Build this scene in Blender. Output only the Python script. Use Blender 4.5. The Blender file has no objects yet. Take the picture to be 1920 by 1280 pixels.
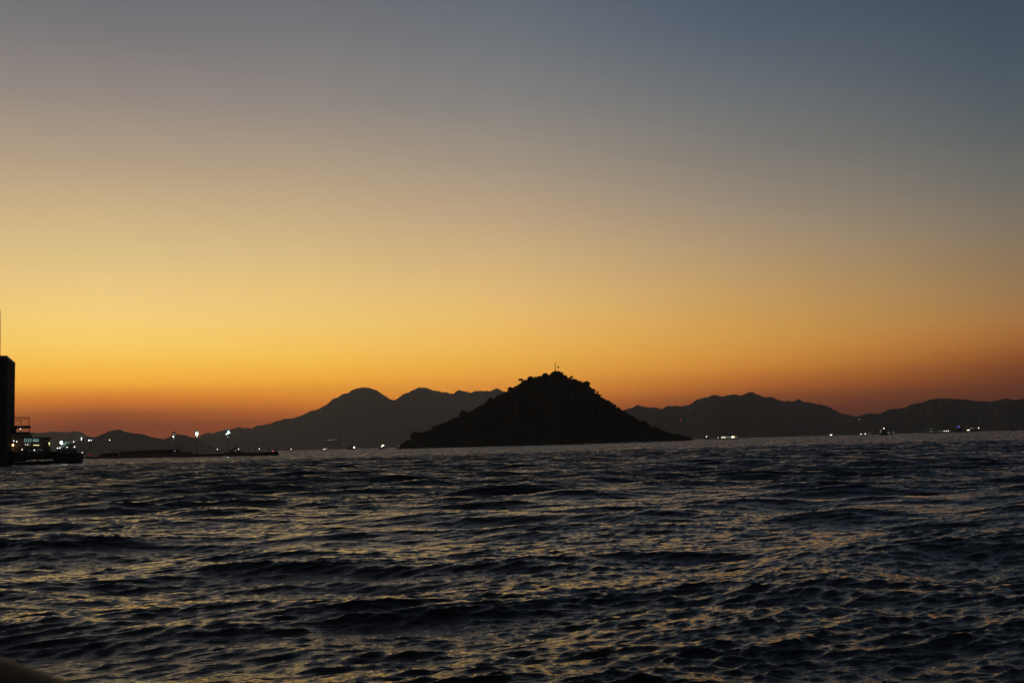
import bpy, bmesh, math, random
import numpy as np
from mathutils import Vector, Matrix, Euler

R = math.radians
random.seed(7)
rng = np.random.default_rng(11)
scene = bpy.context.scene
col = scene.collection

# ------------------------------------------------------------------ camera
CAM_H = 3.2                      # eye height above the mean water level, in metres
FOCAL = 40.0
FPX = 1920 * FOCAL / 36.0        # focal length in photograph pixels
PITCH, ROLL = 5.17, -1.6
cam_d = bpy.data.cameras.new('camera')
cam_d.lens, cam_d.sensor_width = FOCAL, 36.0
cam_d.clip_start, cam_d.clip_end = 0.05, 80000
cam_d.dof.use_dof = True
cam_d.dof.focus_distance = 500.0
cam_d.dof.aperture_fstop = 5.6
cam = bpy.data.objects.new('camera', cam_d)
col.objects.link(cam)
CM = Matrix.Rotation(R(90 + PITCH), 3, 'X') @ Matrix.Rotation(R(ROLL), 3, 'Z')
cam.matrix_world = Matrix.Translation((0, 0, CAM_H)) @ CM.to_4x4()
scene.camera = cam


def ray(px, py):
    v = CM @ Vector(((px - 960) / FPX, (640 - py) / FPX, -1.0))
    return v.normalized()


def az_el(px, py):
    v = ray(px, py)
    return math.atan2(v.x, v.y), math.asin(v.z)


def horizon_y(px):
    return 832.9 + (960 - px) * math.tan(R(-ROLL))


def at(px, py, D):
    """point at horizontal distance D seen in that direction"""
    v = ray(px, py)
    h = math.hypot(v.x, v.y)
    return Vector((v.x / h * D, v.y / h * D, CAM_H + v.z / h * D))


# ------------------------------------------------------------------ render settings
scene.view_settings.view_transform = 'Standard'
scene.view_settings.look = 'None'
scene.view_settings.exposure = 0.0
scene.view_settings.gamma = 1.0
scene.view_settings.use_curve_mapping = False
scene.render.engine = 'CYCLES'
cy = scene.cycles
cy.max_bounces = 5
cy.diffuse_bounces = 2
cy.glossy_bounces = 3
cy.volume_bounces = 0
cy.use_denoising = True
cy.denoiser = 'OPENIMAGEDENOISE'
cy.denoising_prefilter = 'ACCURATE'
cy.denoising_input_passes = 'RGB_ALBEDO_NORMAL'
cy.sample_clamp_indirect = 4.0
cy.sample_clamp_direct = 0.0
cy.caustics_reflective = False
cy.caustics_refractive = False

# ------------------------------------------------------------------ haze constants (box is built later)
HAZE_DENSITY = 3.7e-5
HAZE_HALF = 21000.0
HAZE_TOP = 1150.0
HAZE_GLOW = (0.052, 0.045, 0.040)   # light an endless depth of this air scatters to the eye


# ------------------------------------------------------------------ world: dusk sky
def lin(c):
    c = c / 255.0
    return c / 12.92 if c <= 0.04045 else ((c + 0.055) / 1.055) ** 2.4


SUN_AZ = -20.0                    # the sun has set left of the view
YS = [0, 100, 200, 300, 400, 480, 560, 600, 640, 680, 720, 750, 780, 800]
SKY_COLS = {                       # angle from the sunset point: colours down the sky
    0: (184, [(107, 108, 113), (128, 122, 121), (150, 138, 128), (176, 155, 130), (203, 176, 131), (219, 190, 132),
              (238, 201, 128), (243, 204, 118), (246, 202, 104), (244, 188, 78), (236, 166, 60), (200, 110, 46), (124, 68, 50), (112, 62, 48)]),
    10: (584, [(108, 109, 115), (124, 121, 121), (143, 134, 127), (170, 151, 129), (196, 170, 130), (214, 183, 128),
               (232, 194, 120), (236, 197, 112), (240, 194, 98), (240, 184, 76), (230, 160, 56), (205, 120, 48), (150, 80, 48), (125, 68, 48)]),
    20: (960, [(98, 105, 113), (113, 117, 121), (132, 128, 124), (156, 143, 127), (184, 158, 127), (204, 172, 122),
               (222, 182, 115), (229, 183, 103), (232, 178, 88), (229, 168, 70), (221, 147, 60), (192, 111, 50), (140, 76, 46), (115, 66, 46)]),
    32: (1413, [(72, 86, 104), (92, 102, 112), (108, 111, 112), (128, 122, 114), (153, 137, 118), (176, 148, 110),
                (194, 152, 92), (200, 152, 82), (204, 148, 70), (202, 134, 58), (168, 96, 47), (112, 64, 46), (86, 54, 46), (76, 50, 44)]),
    44: (1910, [(62, 75, 90), (72, 84, 95), (84, 93, 98), (100, 102, 99), (122, 113, 101), (138, 116, 88),
                (155, 118, 78), (162, 115, 66), (158, 100, 54), (125, 72, 42), (97, 58, 42), (80, 52, 42), (70, 48, 42), (65, 46, 42)]),
}
ZEN = [(28, (82, 86, 94)), (45, (55, 61, 70)), (90, (40, 46, 55))]
ZEN2 = [(28, (53, 61, 74)), (45, (45, 53, 65)), (90, (40, 46, 55))]
FAR = {
    95: [(0, (44, 37, 36)), (3, (52, 44, 42)), (8, (58, 54, 55)), (16, (52, 56, 64)), (30, (44, 50, 60)), (90, (40, 46, 55))],
    180: [(0, (28, 31, 40)), (4, (34, 35, 44)), (10, (39, 38, 47)), (18, (36, 39, 50)), (35, (35, 40, 49)), (90, (40, 46, 55))],
}


def haze_free(c, el, az):
    """the sky outside the haze that, seen through it, has colour c"""
    s = max(math.sin(R(max(el, 0.0))), 1e-5)
    side = HAZE_HALF / max(abs(math.cos(R(az))), abs(math.sin(R(az)))) / max(math.cos(R(el)), 0.2)
    L = min(side, (HAZE_TOP - CAM_H) / s)
    T = math.exp(-HAZE_DENSITY * L)
    return [max((c[k] - HAZE_GLOW[k] * (1 - T)) / T, 0.004) for k in range(3)]


def sky_stops():
    out = {}
    for d, (px, cs) in SKY_COLS.items():
        els = [math.degrees(az_el(px, y)[1]) for y in YS]
        e = np.array(els[::-1])
        v = np.array([[lin(k) for k in c] for c in cs[::-1]])
        st = []
        for el in [0.0, 0.8, 1.4, 2.0, 2.7, 3.4, 4.2, 5.2, 6.4, 7.8, 9.5, 11.5, 14, 17, 20, 22]:
            c = [float(np.interp(el, e, v[:, k])) for k in range(3)]
            st.append((el, haze_free(c, el, SUN_AZ + d)))
        f = d / 44.0
        for (ez, a), (_, b) in zip(ZEN, ZEN2):
            st.append((ez, [lin(a[k]) * (1 - f) + lin(b[k]) * f for k in range(3)]))
        out[d] = st
    for d, rows in FAR.items():
        out[d] = [(el, [lin(k) for k in c]) for el, c in rows]
    return out


world = bpy.data.worlds.new('World')
scene.world = world
world.use_nodes = True
wt = world.node_tree
wt.nodes.clear()


def N(tree, kind, **kw):
    n = tree.nodes.new(kind)
    for k, v in kw.items():
        setattr(n, k, v)
    return n


def math_node(tree, op, a, b=None, clamp=False):
    n = N(tree, 'ShaderNodeMath', operation=op, use_clamp=clamp)
    for i, x in enumerate((a, b)):
        if x is None:
            continue
        if isinstance(x, (int, float)):
            n.inputs[i].default_value = x
        else:
            tree.links.new(x, n.inputs[i])
    return n.outputs[0]


tc = N(wt, 'ShaderNodeTexCoord')
sep = N(wt, 'ShaderNodeSeparateXYZ')
nrm = N(wt, 'ShaderNodeVectorMath', operation='NORMALIZE')
wt.links.new(tc.outputs['Generated'], nrm.inputs[0])
wt.links.new(nrm.outputs[0], sep.inputs[0])
el_n = math_node(wt, 'MULTIPLY', math_node(wt, 'ARCSINE', sep.outputs['Z']), 180 / math.pi)
ramp_pos = math_node(wt, 'POWER', math_node(wt, 'DIVIDE', el_n, 90.0, True), 0.5)
az_n = math_node(wt, 'MULTIPLY', math_node(wt, 'ARCTAN2', sep.outputs['X'], sep.outputs['Y']), 180 / math.pi)
dd = math_node(wt, 'ABSOLUTE', math_node(wt, 'SUBTRACT', az_n, SUN_AZ))
dd = math_node(wt, 'MINIMUM', dd, math_node(wt, 'SUBTRACT', 360.0, dd))
prev = None
prev_d = None
for d, st in sorted(sky_stops().items()):
    cr = N(wt, 'ShaderNodeValToRGB')
    cr.color_ramp.interpolation = 'LINEAR'
    els = cr.color_ramp.elements
    els[0].position, els[0].color = 0.0, (*st[0][1], 1)
    els[1].position, els[1].color = 1.0, (*st[-1][1], 1)
    for el, c in st[1:-1]:
        e = els.new(math.sqrt(el / 90.0))
        e.color = (*c, 1)
    wt.links.new(ramp_pos, cr.inputs[0])
    if prev is None:
        prev = cr.outputs[0]
    else:
        mr = N(wt, 'ShaderNodeMapRange', interpolation_type='LINEAR')
        wt.links.new(dd, mr.inputs['Value'])
        mr.inputs['From Min'].default_value, mr.inputs['From Max'].default_value = prev_d, d
        mx = N(wt, 'ShaderNodeMix', data_type='RGBA')
        wt.links.new(mr.outputs[0], mx.inputs['Factor'])
        wt.links.new(prev, mx.inputs['A'])
        wt.links.new(cr.outputs[0], mx.inputs['B'])
        prev = mx.outputs['Result']
    prev_d = d
bg = N(wt, 'ShaderNodeBackground')
wt.links.new(prev, bg.inputs[0])
nish = N(wt, 'ShaderNodeTexSky', sky_type='NISHITA')
nish.sun_disc = False
nish.sun_elevation = R(-4.0)
nish.sun_rotation = R(SUN_AZ)
bg2 = N(wt, 'ShaderNodeBackground')
bg2.inputs[1].default_value = 0.05
wt.links.new(nish.outputs[0], bg2.inputs[0])
add = N(wt, 'ShaderNodeAddShader')
wt.links.new(bg.outputs[0], add.inputs[0])
wt.links.new(bg2.outputs[0], add.inputs[1])
wo = N(wt, 'ShaderNodeOutputWorld')
wt.links.new(add.outputs[0], wo.inputs['Surface'])


# ------------------------------------------------------------------ materials
def mat(name, color, rough=0.8, noise=None, metallic=0.0, spec=0.3, bump=0.0):
    m = bpy.data.materials.new(name)
    m.use_nodes = True
    t = m.node_tree
    b = t.nodes['Principled BSDF']
    b.inputs['Roughness'].default_value = rough
    b.inputs['Metallic'].default_value = metallic
    b.inputs['Specular IOR Level'].default_value = spec
    tc = N(t, 'ShaderNodeTexCoord')
    nz = N(t, 'ShaderNodeTexNoise')
    nz.inputs['Scale'].default_value = noise or 1.0
    nz.inputs['Detail'].default_value = 5
    t.links.new(tc.outputs['Object'], nz.inputs['Vector'])
    cr = N(t, 'ShaderNodeValToRGB')
    cr.color_ramp.elements[0].position = 0.3
    cr.color_ramp.elements[1].position = 0.7
    cr.color_ramp.elements[0].color = (*[c * 0.65 for c in color], 1)
    cr.color_ramp.elements[1].color = (*[min(c * 1.3, 1) for c in color], 1)
    t.links.new(nz.outputs['Fac'], cr.inputs[0])
    t.links.new(cr.outputs[0], b.inputs['Base Color'])
    if bump:
        bp = N(t, 'ShaderNodeBump')
        bp.inputs['Distance'].default_value = bump
        t.links.new(nz.outputs['Fac'], bp.inputs['Height'])
        t.links.new(bp.outputs[0], b.inputs['Normal'])
    return m


def glow(name, color, strength):
    m = bpy.data.materials.new(name)
    m.use_nodes = True
    t = m.node_tree
    t.nodes.clear()
    e = N(t, 'ShaderNodeEmission')
    e.inputs[0].default_value = (*color, 1)
    e.inputs[1].default_value = strength
    o = N(t, 'ShaderNodeOutputMaterial')
    t.links.new(e.outputs[0], o.inputs[0])
    m.cycles.emission_sampling = 'NONE'
    return m


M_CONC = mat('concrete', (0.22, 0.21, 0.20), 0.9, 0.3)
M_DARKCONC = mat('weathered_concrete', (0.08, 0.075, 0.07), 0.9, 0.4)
M_STEEL = mat('painted_steel', (0.10, 0.10, 0.11), 0.5, 1.0, 0.3)
M_HULL = mat('dark_hull_paint', (0.05, 0.055, 0.06), 0.45, 0.5)
M_CABIN = mat('grey_cabin_paint', (0.18, 0.18, 0.17), 0.6, 0.5)
M_FOREST = mat('evergreen_foliage', (0.030, 0.040, 0.024), 1.0, 0.05, spec=0.1)
M_SOIL = mat('island_soil', (0.04, 0.038, 0.026), 1.0, 0.03, spec=0.1)
M_HILL = mat('scrub_hillside', (0.05, 0.06, 0.035), 1.0, 0.002, spec=0.1)
M_BARK = mat('bark', (0.07, 0.055, 0.04), 0.95, 0.8)
M_ROCK = mat('shore_rock', (0.16, 0.14, 0.12), 0.9, 0.3)
M_GLASS = mat('dark_window_glass', (0.03, 0.035, 0.04), 0.15, 1.0, spec=0.6)
M_RAIL = mat('weathered_rail_paint', (0.012, 0.012, 0.011), 0.55, 6.0, spec=0.07, bump=0.0004)
M_RUST = mat('red_oxide_steel', (0.16, 0.045, 0.03), 0.7, 1.0)

G_WHITE = glow('white_lamp', (1.0, 0.95, 0.84), 3.2)
G_DIM = glow('dim_white_lamp', (0.95, 1.0, 0.95), 1.1)
G_WARM = glow('warm_lamp', (1.0, 0.86, 0.45), 7.0)
G_FAINT = glow('faint_warm_lamp', (0.9, 0.8, 0.6), 0.5)
G_FLOOD = glow('cool_floodlight', (0.72, 1.0, 0.93), 60.0)
G_MID = glow('cool_lamp', (0.8, 1.0, 0.95), 9.0)
G_ORANGE = glow('sodium_lamp', (1.0, 0.42, 0.10), 22.0)
G_RED = glow('red_beacon', (1.0, 0.10, 0.10), 3.0)
G_BLUE = glow('blue_sign_light', (0.16, 0.16, 1.0), 0.9)
G_TEAL = glow('lit_window', (0.55, 0.95, 0.85), 0.34)
G_YELLOW = glow('yellow_lit_panel', (1.0, 0.9, 0.35), 1.2)
G_PANE = glow('lit_ferry_window', (1.0, 0.93, 0.70), 1.1)


LAMP_K = 0.62
# ------------------------------------------------------------------ mesh helpers
class MB:
    def __init__(self):
        self.v, self.f = [], []

    def add(self, vs, fs):
        o = len(self.v)
        self.v += [tuple(x) for x in vs]
        self.f += [tuple(i + o for i in f) for f in fs]

    def box(self, x0, x1, y0, y1, z0, z1):
        self.add([(x0, y0, z0), (x1, y0, z0), (x1, y1, z0), (x0, y1, z0), (x0, y0, z1), (x1, y0, z1), (x1, y1, z1), (x0, y1, z1)],
                 [(3, 2, 1, 0), (4, 5, 6, 7), (0, 1, 5, 4), (1, 2, 6, 5), (2, 3, 7, 6), (3, 0, 4, 7)])
        return self

    def prism(self, poly, z0, z1, top=None):
        n = len(poly)
        top = top or poly
        vs = [(x, y, z0) for x, y in poly] + [(x, y, z1) for x, y in top]
        fs = [tuple(range(n - 1, -1, -1)), tuple(range(n, 2 * n))]
        fs += [(i, (i + 1) % n, n + (i + 1) % n, n + i) for i in range(n)]
        self.add(vs, fs)
        return self

    def tube(self, a, b, r0, r1=None, n=8):
        a, b = Vector(a), Vector(b)
        r1 = r0 if r1 is None else r1
        d = (b - a).normalized()
        u = d.orthogonal().normalized()
        w = d.cross(u)
        vs = []
        for p, r in ((a, r0), (b, r1)):
            for i in range(n):
                t = 2 * math.pi * i / n
                vs.append(p + (u * math.cos(t) + w * math.sin(t)) * r)
        fs = [(i, (i + 1) % n, n + (i + 1) % n, n + i) for i in range(n)]
        fs += [tuple(range(n - 1, -1, -1)), tuple(range(n, 2 * n))]
        self.add(vs, fs)
        return self

    def sweep(self, pts, r, n=16):
        pts = [Vector(p) for p in pts]
        vs = []
        for i, p in enumerate(pts):
            d = (pts[min(i + 1, len(pts) - 1)] - pts[max(i - 1, 0)]).normalized()
            u = d.cross(Vector((0, 0, 1))).normalized()
            w = u.cross(d)
            vs += [p + (u * math.cos(2 * math.pi * k / n) + w * math.sin(2 * math.pi * k / n)) * r for k in range(n)]
        fs = [(i * n + k, i * n + (k + 1) % n, (i + 1) * n + (k + 1) % n, (i + 1) * n + k) for i in range(len(pts) - 1) for k in range(n)]
        self.add(vs, fs)
        return self

    def ball(self, c, r, sq=1.0):
        vs, fs = [(c[0], c[1], c[2] - r * sq)], []
        n = 6
        for j in (-0.5, 0.5):
            for i in range(n):
                t = 2 * math.pi * (i + (0.5 if j > 0 else 0)) / n
                vs.append((c[0] + math.cos(t) * r * .87, c[1] + math.sin(t) * r * .87, c[2] + j * r * sq))
        vs.append((c[0], c[1], c[2] + r * sq))
        for i in range(n):
            k = (i + 1) % n
            fs += [(0, 1 + k, 1 + i), (1 + i, 1 + k, 7 + i), (1 + k, 7 + k, 7 + i), (7 + i, 7 + k, 13)]
        self.add(vs, fs)
        return self

    def build(self, name, m, parent=None, smooth=False):
        me = bpy.data.meshes.new(name)
        me.from_pydata(self.v, [], self.f)
        me.materials.append(m)
        if smooth:
            me.polygons.foreach_set('use_smooth', [True] * len(me.polygons))
        me.update()
        o = bpy.data.objects.new(name, me)
        col.objects.link(o)
        if parent:
            o.parent = parent
        return o


def np_mesh(name, V, F, m, smooth=True):
    me = bpy.data.meshes.new(name)
    k = F.shape[1]
    me.vertices.add(len(V))
    me.vertices.foreach_set('co', V.astype(np.float32).ravel())
    me.loops.add(F.size)
    me.loops.foreach_set('vertex_index', F.astype(np.int32).ravel())
    me.polygons.add(len(F))
    me.polygons.foreach_set('loop_start', np.arange(0, F.size, k, dtype=np.int32))
    me.polygons.foreach_set('use_smooth', np.full(len(F), smooth))
    me.update(calc_edges=True)
    me.materials.append(m)
    o = bpy.data.objects.new(name, me)
    col.objects.link(o)
    return o


def tag(o, label=None, cat=None, group=None, kind=None):
    for k, v in (('label', label), ('category', cat), ('group', group), ('kind', kind)):
        if v:
            o[k] = v
    return o


def empty(name, p, facing=True):
    """an Empty on the water or ground at p, its local x to the right as seen from the shore we stand on"""
    o = bpy.data.objects.new(name, None)
    o.location = p
    o.rotation_euler = (0, 0, -math.atan2(p[0], p[1]) if facing else 0)
    col.objects.link(o)
    return o


# ------------------------------------------------------------------ water
def ocean_fields(n, L, lam_min, lam_max, sigma, wind, lp, seed, spread=2.0):
    g = np.random.default_rng(seed)
    k1 = np.fft.fftfreq(n, L / n) * 2 * np.pi
    kx, ky = np.meshgrid(k1, k1, indexing='ij')
    k = np.hypot(kx, ky)
    k[0, 0] = 1
    kp = 2 * np.pi / lp
    P = np.exp(-1.25 * (kp / k) ** 2) / k ** 3.75
    P *= 2.6 ** np.exp(-((np.sqrt(k / kp) - 1) ** 2) / (2 * 0.1 ** 2))
    c = (kx * wind[0] + ky * wind[1]) / k
    D = np.where(c > 0, np.abs(c) ** spread, 0.0) + 0.012
    P *= D
    P[(k > 2 * np.pi / lam_min) | (k < 2 * np.pi / lam_max)] = 0
    P[0, 0] = 0
    a = (g.standard_normal((n, n)) + 1j * g.standard_normal((n, n))) * np.sqrt(P)
    h = np.fft.ifft2(a).real
    s = sigma / h.std()
    dx = np.fft.ifft2(1j * kx / k * a).real
    dy = np.fft.ifft2(1j * ky / k * a).real
    return h * s, dx * s, dy * s


def sample(fields, L, x, y, rot):
    n = fields[0].shape[0]
    c, s = math.cos(rot), math.sin(rot)
    u = ((x * c + y * s) / L * n) % n
    v = ((-x * s + y * c) / L * n) % n
    i, j = np.floor(u).astype(int), np.floor(v).astype(int)
    fu, fv = u - i, v - j
    i, j = i % n, j % n
    i2, j2 = (i + 1) % n, (j + 1) % n
    out = []
    for f in fields:
        out.append(f[i, j] * (1 - fu) * (1 - fv) + f[i2, j] * fu * (1 - fv) + f[i, j2] * (1 - fu) * fv + f[i2, j2] * fu * fv)
    h, dx, dy = out
    return h, dx * c - dy * s, dx * s + dy * c


WIND = (0.30, -0.954)
LEAN = 0.235


def rotw(rot):
    c, s = math.cos(rot), math.sin(rot)
    return (WIND[0] * c + WIND[1] * s, -WIND[0] * s + WIND[1] * c)


r_near = np.exp(np.linspace(math.log(1.0), math.log(13.5), 26, endpoint=False))
r_mid = np.exp(np.linspace(math.log(13.5), math.log(420.0), 980, endpoint=False))
r_far = np.exp(np.linspace(math.log(420.0), math.log(20800.0), 210))
rr = np.concatenate([r_near, r_mid, r_far])
a_in = np.radians(np.linspace(-28, 28, 900))
a_out = np.radians(np.linspace(28, 332, 80)[1:-1])
aa = np.concatenate([a_in, a_out])
A, RR = np.meshgrid(aa, rr)
X, Y = RR * np.sin(A), RR * np.cos(A)
spec = [  # n, tile, wavelength band, height deviation, peak, rotation, chop
    (512, 233.0, 6.0, 60.0, 0.155, 9.0, 0.13, 1.3, 4000, 4.0),
    (1024, 91.0, 0.9, 6.0, 0.034, 2.9, -0.21, 1.0, 900, 6.5),
    (1024, 27.0, 0.16, 0.9, 0.0155, 0.55, 0.47, 0.85, 200, 8.0),
]
Z = np.zeros_like(X)
DX = np.zeros_like(X)
DY = np.zeros_like(X)
# gusts and calm lanes: broad patches where the ripples are stronger or weaker
calm = sample(ocean_fields(256, 420.0, 13, 130, 1.0, WIND, 45.0, 77, 0.0), 420.0, X, Y * 0.8, 0.3)[0]
GUST = np.clip(0.98 + 0.26 * calm, 0.5, 1.3)
for n, L, l0, l1, sg, lp, rot, chop, fade, spread in spec:
    turn = {233: -0.08, 91: 0.16, 27: -0.12}[int(L)]      # the shorter chop crosses the swell at an angle
    fl = ocean_fields(n, L, l0, l1, sg, rotw(rot + turn), lp, int(L), spread)
    h, dx, dy = sample(fl, L, X, Y, rot)
    w = 1.0 / (1.0 + (RR / fade) ** 2)
    if l1 < 10:
        w = w * (GUST if l1 < 2 else 0.5 + 0.5 * GUST)
    Z += h * w
    push = 0.65 if l1 > 2 else 0.0        # wind pushed crests lean forward: steep fronts, long gentle backs
    DX += (dx * chop + WIND[0] * h * push) * w
    DY += (dy * chop + WIND[1] * h * push) * w
# far out the grid is too wide for single wavelets: the sea there is a choppy relief of the grid's own size
far_w = np.clip((RR - 250.0) / 500.0, 0, 1)
Z += far_w * np.gradient(rr)[:, None] * 0.018 * rng.standard_normal(RR.shape)
quiet = np.clip((RR - 1.0) / 6.0, 0, 1)      # calmer against the boat's own side
X += DX * quiet
Y += DY * quiet
Z *= quiet
V = np.stack([X, Y, Z], -1).reshape(-1, 3)
nr, na = len(rr), len(aa)
ii, jj = np.meshgrid(np.arange(nr - 1), np.arange(na), indexing='ij')
j2 = (jj + 1) % na
F = np.stack([ii * na + jj, ii * na + j2, (ii + 1) * na + j2, (ii + 1) * na + jj], -1).reshape(-1, 4)
V = np.vstack([V, [[0, 0, 0]]])
M_WATER = bpy.data.materials.new('sea_water')
M_WATER.use_nodes = True
t = M_WATER.node_tree
b = t.nodes['Principled BSDF']
b.inputs['Base Color'].default_value = (0.011, 0.014, 0.014, 1)
b.inputs['Roughness'].default_value = 0.035
b.inputs['IOR'].default_value = 1.333
geo = N(t, 'ShaderNodeNewGeometry')
mp = N(t, 'ShaderNodeMapping', vector_type='TEXTURE')      # ripples drawn out along the crests
mp.inputs['Rotation'].default_value = (0, 0, R(17))
mp.inputs['Scale'].default_value = (2.6, 1.0, 1.0)
t.links.new(geo.outputs['Position'], mp.inputs['Vector'])
gust_at = N(t, 'ShaderNodeAttribute', attribute_name='gust')
gust_str = math_node(t, 'MULTIPLY', gust_at.outputs['Fac'], 0.8)
last = None
for sc_, dist in ((1.6, 0.035), (5.5, 0.040), (17.0, 0.015)):
    nz = N(t, 'ShaderNodeTexNoise')
    nz.inputs['Scale'].default_value = sc_
    nz.inputs['Detail'].default_value = 3
    nz.inputs['Roughness'].default_value = 0.55
    t.links.new(mp.outputs[0], nz.inputs['Vector'])
    bp = N(t, 'ShaderNodeBump')
    t.links.new(gust_str, bp.inputs['Strength'])
    bp.inputs['Distance'].default_value = dist
    t.links.new(nz.outputs['Fac'], bp.inputs['Height'])
    if last:
        t.links.new(last, bp.inputs['Normal'])
    last = bp.outputs[0]
# wavelets too small for the mesh: random slopes, growing to the full spread where the mesh is coarse;
# the waves run towards -y, so their steep fronts give the slopes a mean lean that way
ln_ = N(t, 'ShaderNodeVectorMath', operation='LENGTH')
t.links.new(geo.outputs['Position'], ln_.inputs[0])
lod = N(t, 'ShaderNodeMapRange', interpolation_type='SMOOTHSTEP')
t.links.new(ln_.outputs['Value'], lod.inputs['Value'])
for k_, v_ in (('From Min', 16.0), ('From Max', 125.0), ('To Min', 0.0), ('To Max', 1.0)):
    lod.inputs[k_].default_value = v_
acc = None
for sc_, amp in ((0.9, 0.55), (3.7, 0.55), (0.13, 0.22)):
    nz = N(t, 'ShaderNodeTexNoise')
    nz.inputs['Scale'].default_value = sc_
    nz.inputs['Detail'].default_value = 1
    t.links.new(mp.outputs[0], nz.inputs['Vector'])
    sb = N(t, 'ShaderNodeVectorMath', operation='SUBTRACT')
    sb.inputs[1].default_value = (0.5, 0.5, 0.5)
    t.links.new(nz.outputs['Color'], sb.inputs[0])
    ml = N(t, 'ShaderNodeVectorMath', operation='MULTIPLY')
    ml.inputs[1].default_value = (amp, amp, 0.0)
    t.links.new(sb.outputs[0], ml.inputs[0])
    if acc is None:
        acc = ml.outputs[0]
    else:
        ad = N(t, 'ShaderNodeVectorMath', operation='ADD')
        t.links.new(acc, ad.inputs[0])
        t.links.new(ml.outputs[0], ad.inputs[1])
        acc = ad.outputs[0]
ad = N(t, 'ShaderNodeVectorMath', operation='ADD')
ad.inputs[1].default_value = (WIND[0] * LEAN, WIND[1] * LEAN, 0)
t.links.new(acc, ad.inputs[0])
scl = N(t, 'ShaderNodeVectorMath', operation='SCALE')
t.links.new(ad.outputs[0], scl.inputs[0])
t.links.new(lod.outputs[0], scl.inputs['Scale'])
ad2 = N(t, 'ShaderNodeVectorMath', operation='ADD')
t.links.new(scl.outputs[0], ad2.inputs[0])
t.links.new(last, ad2.inputs[1])
nm = N(t, 'ShaderNodeVectorMath', operation='NORMALIZE')
t.links.new(ad2.outputs[0], nm.inputs[0])
t.links.new(nm.outputs[0], b.inputs['Normal'])
tri = np.array([[nr * na, (j + 1) % na, j] for j in range(na)])
F4 = np.vstack([F, np.column_stack([tri, tri[:, 2:]])]) if False else F
sea = np_mesh('sea_water', V[:-1], F4, M_WATER)
at_ = sea.data.attributes.new('gust', 'FLOAT', 'POINT')
at_.data.foreach_set('value', GUST.astype(np.float32).ravel())
tag(sea, kind='structure')

# ------------------------------------------------------------------ hills and island
HILLS = []


def noise1(u, seed, octs=((1, 1.0), (2.3, 0.5), (5.1, 0.25), (11.3, 0.12))):
    g = np.random.default_rng(seed)
    o = np.zeros_like(u, dtype=float)
    for f, a in octs:
        p = g.uniform(0, 6.28, 3)
        o += a * (np.sin(u * f + p[0]) + 0.6 * np.sin(u * f * 1.7 + p[1]) + 0.4 * np.sin(u * f * 2.9 + p[2]))
    return o


def make_range(name, prof, Dc, front, back, seed, m, nu=420, nv=46, rough=1.0, jag=0.6):
    """a mountain range: its crest at distance Dc follows the skyline, spurs run down to the water on both sides"""
    px = np.array([p[0] for p in prof], float)
    py = np.array([p[1] for p in prof], float)
    us = np.linspace(px[0], px[-1], nu)
    ys = np.interp(us, px, py)
    ys = ys + jag * noise1(us * 0.35, seed, ((1, .5), (2.7, .35), (6.1, .25)))
    az = np.array([az_el(u, y)[0] for u, y in zip(us, ys)])
    tan = np.array([math.tan(az_el(u, y)[1]) for u, y in zip(us, ys)])
    crest_d = Dc + front * 0.16 * noise1(us * 0.018, seed + 5) / 1.8
    H = np.maximum(CAM_H + crest_d * tan, -2.0)
    vs = np.linspace(-1, 1, nv)
    V = np.zeros((nv, nu, 3))
    Hf = H / max(H.max(), 1)
    for j, v in enumerate(vs):
        side = front if v < 0 else back
        spread = side * (0.35 + 0.65 * Hf)
        d = crest_d + v * spread
        s = (1 - abs(v)) ** (1.15)
        spur = noise1(us * 0.05 * rough + v * 2.0, seed + 9) * 0.10 + noise1(us * 0.17 * rough - v * 3.0, seed + 17) * 0.05
        z = H * s * (1 + spur * np.sin(abs(v) * math.pi) * 1.2)
        z = np.minimum(z, (CAM_H + d * tan) - 0.002 * H * abs(v)) if v != 0 else z
        z -= 3.0 * abs(v) ** 3
        V[j, :, 0] = np.sin(az) * d
        V[j, :, 1] = np.cos(az) * d
        V[j, :, 2] = np.maximum(z, -3.5)
    iv, iu = np.meshgrid(np.arange(nv - 1), np.arange(nu - 1), indexing='ij')
    F = np.stack([iv * nu + iu, iv * nu + iu + 1, (iv + 1) * nu + iu + 1, (iv + 1) * nu + iu], -1).reshape(-1, 4)
    o = np_mesh(name, V.reshape(-1, 3), F, m)
    HILLS.append((name, az, V))
    return o, us, az, V


left_main = [(300, 850), (330, 835), (360, 822), (375, 815), (385, 811), (400, 811), (412, 807), (425, 804), (437, 802), (449, 799), (455, 801),
             (470, 801), (480, 797), (495, 795), (510, 791), (518, 787), (530, 785), (552, 783), (560, 779), (572, 774), (583, 768),
             (592, 766), (603, 761), (613, 756), (622, 746), (630, 743), (640, 737), (647, 736), (655, 732), (664, 727), (672, 725),
             (688, 725), (692, 724), (705, 729), (715, 736), (725, 740), (732, 745), (742, 745), (755, 738), (770, 731), (785, 724),
             (795, 724), (805, 727), (820, 731), (830, 733), (845, 735), (850, 734), (856, 730), (863, 727), (870, 730), (880, 733),
             (885, 732), (891, 729), (905, 731), (920, 731), (928, 728), (935, 728), (945, 732), (960, 738), (1000, 752), (1060, 775), (1120, 805), (1160, 835)]
left_far = [(-700, 850), (-560, 822), (-400, 806), (-250, 812), (-100, 806), (0, 808), (60, 807), (85, 808), (95, 806), (105, 808), (125, 808), (133, 806),
            (140, 805.5), (148, 806), (157, 810), (165, 816), (180, 823), (220, 836), (260, 852)]
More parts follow.
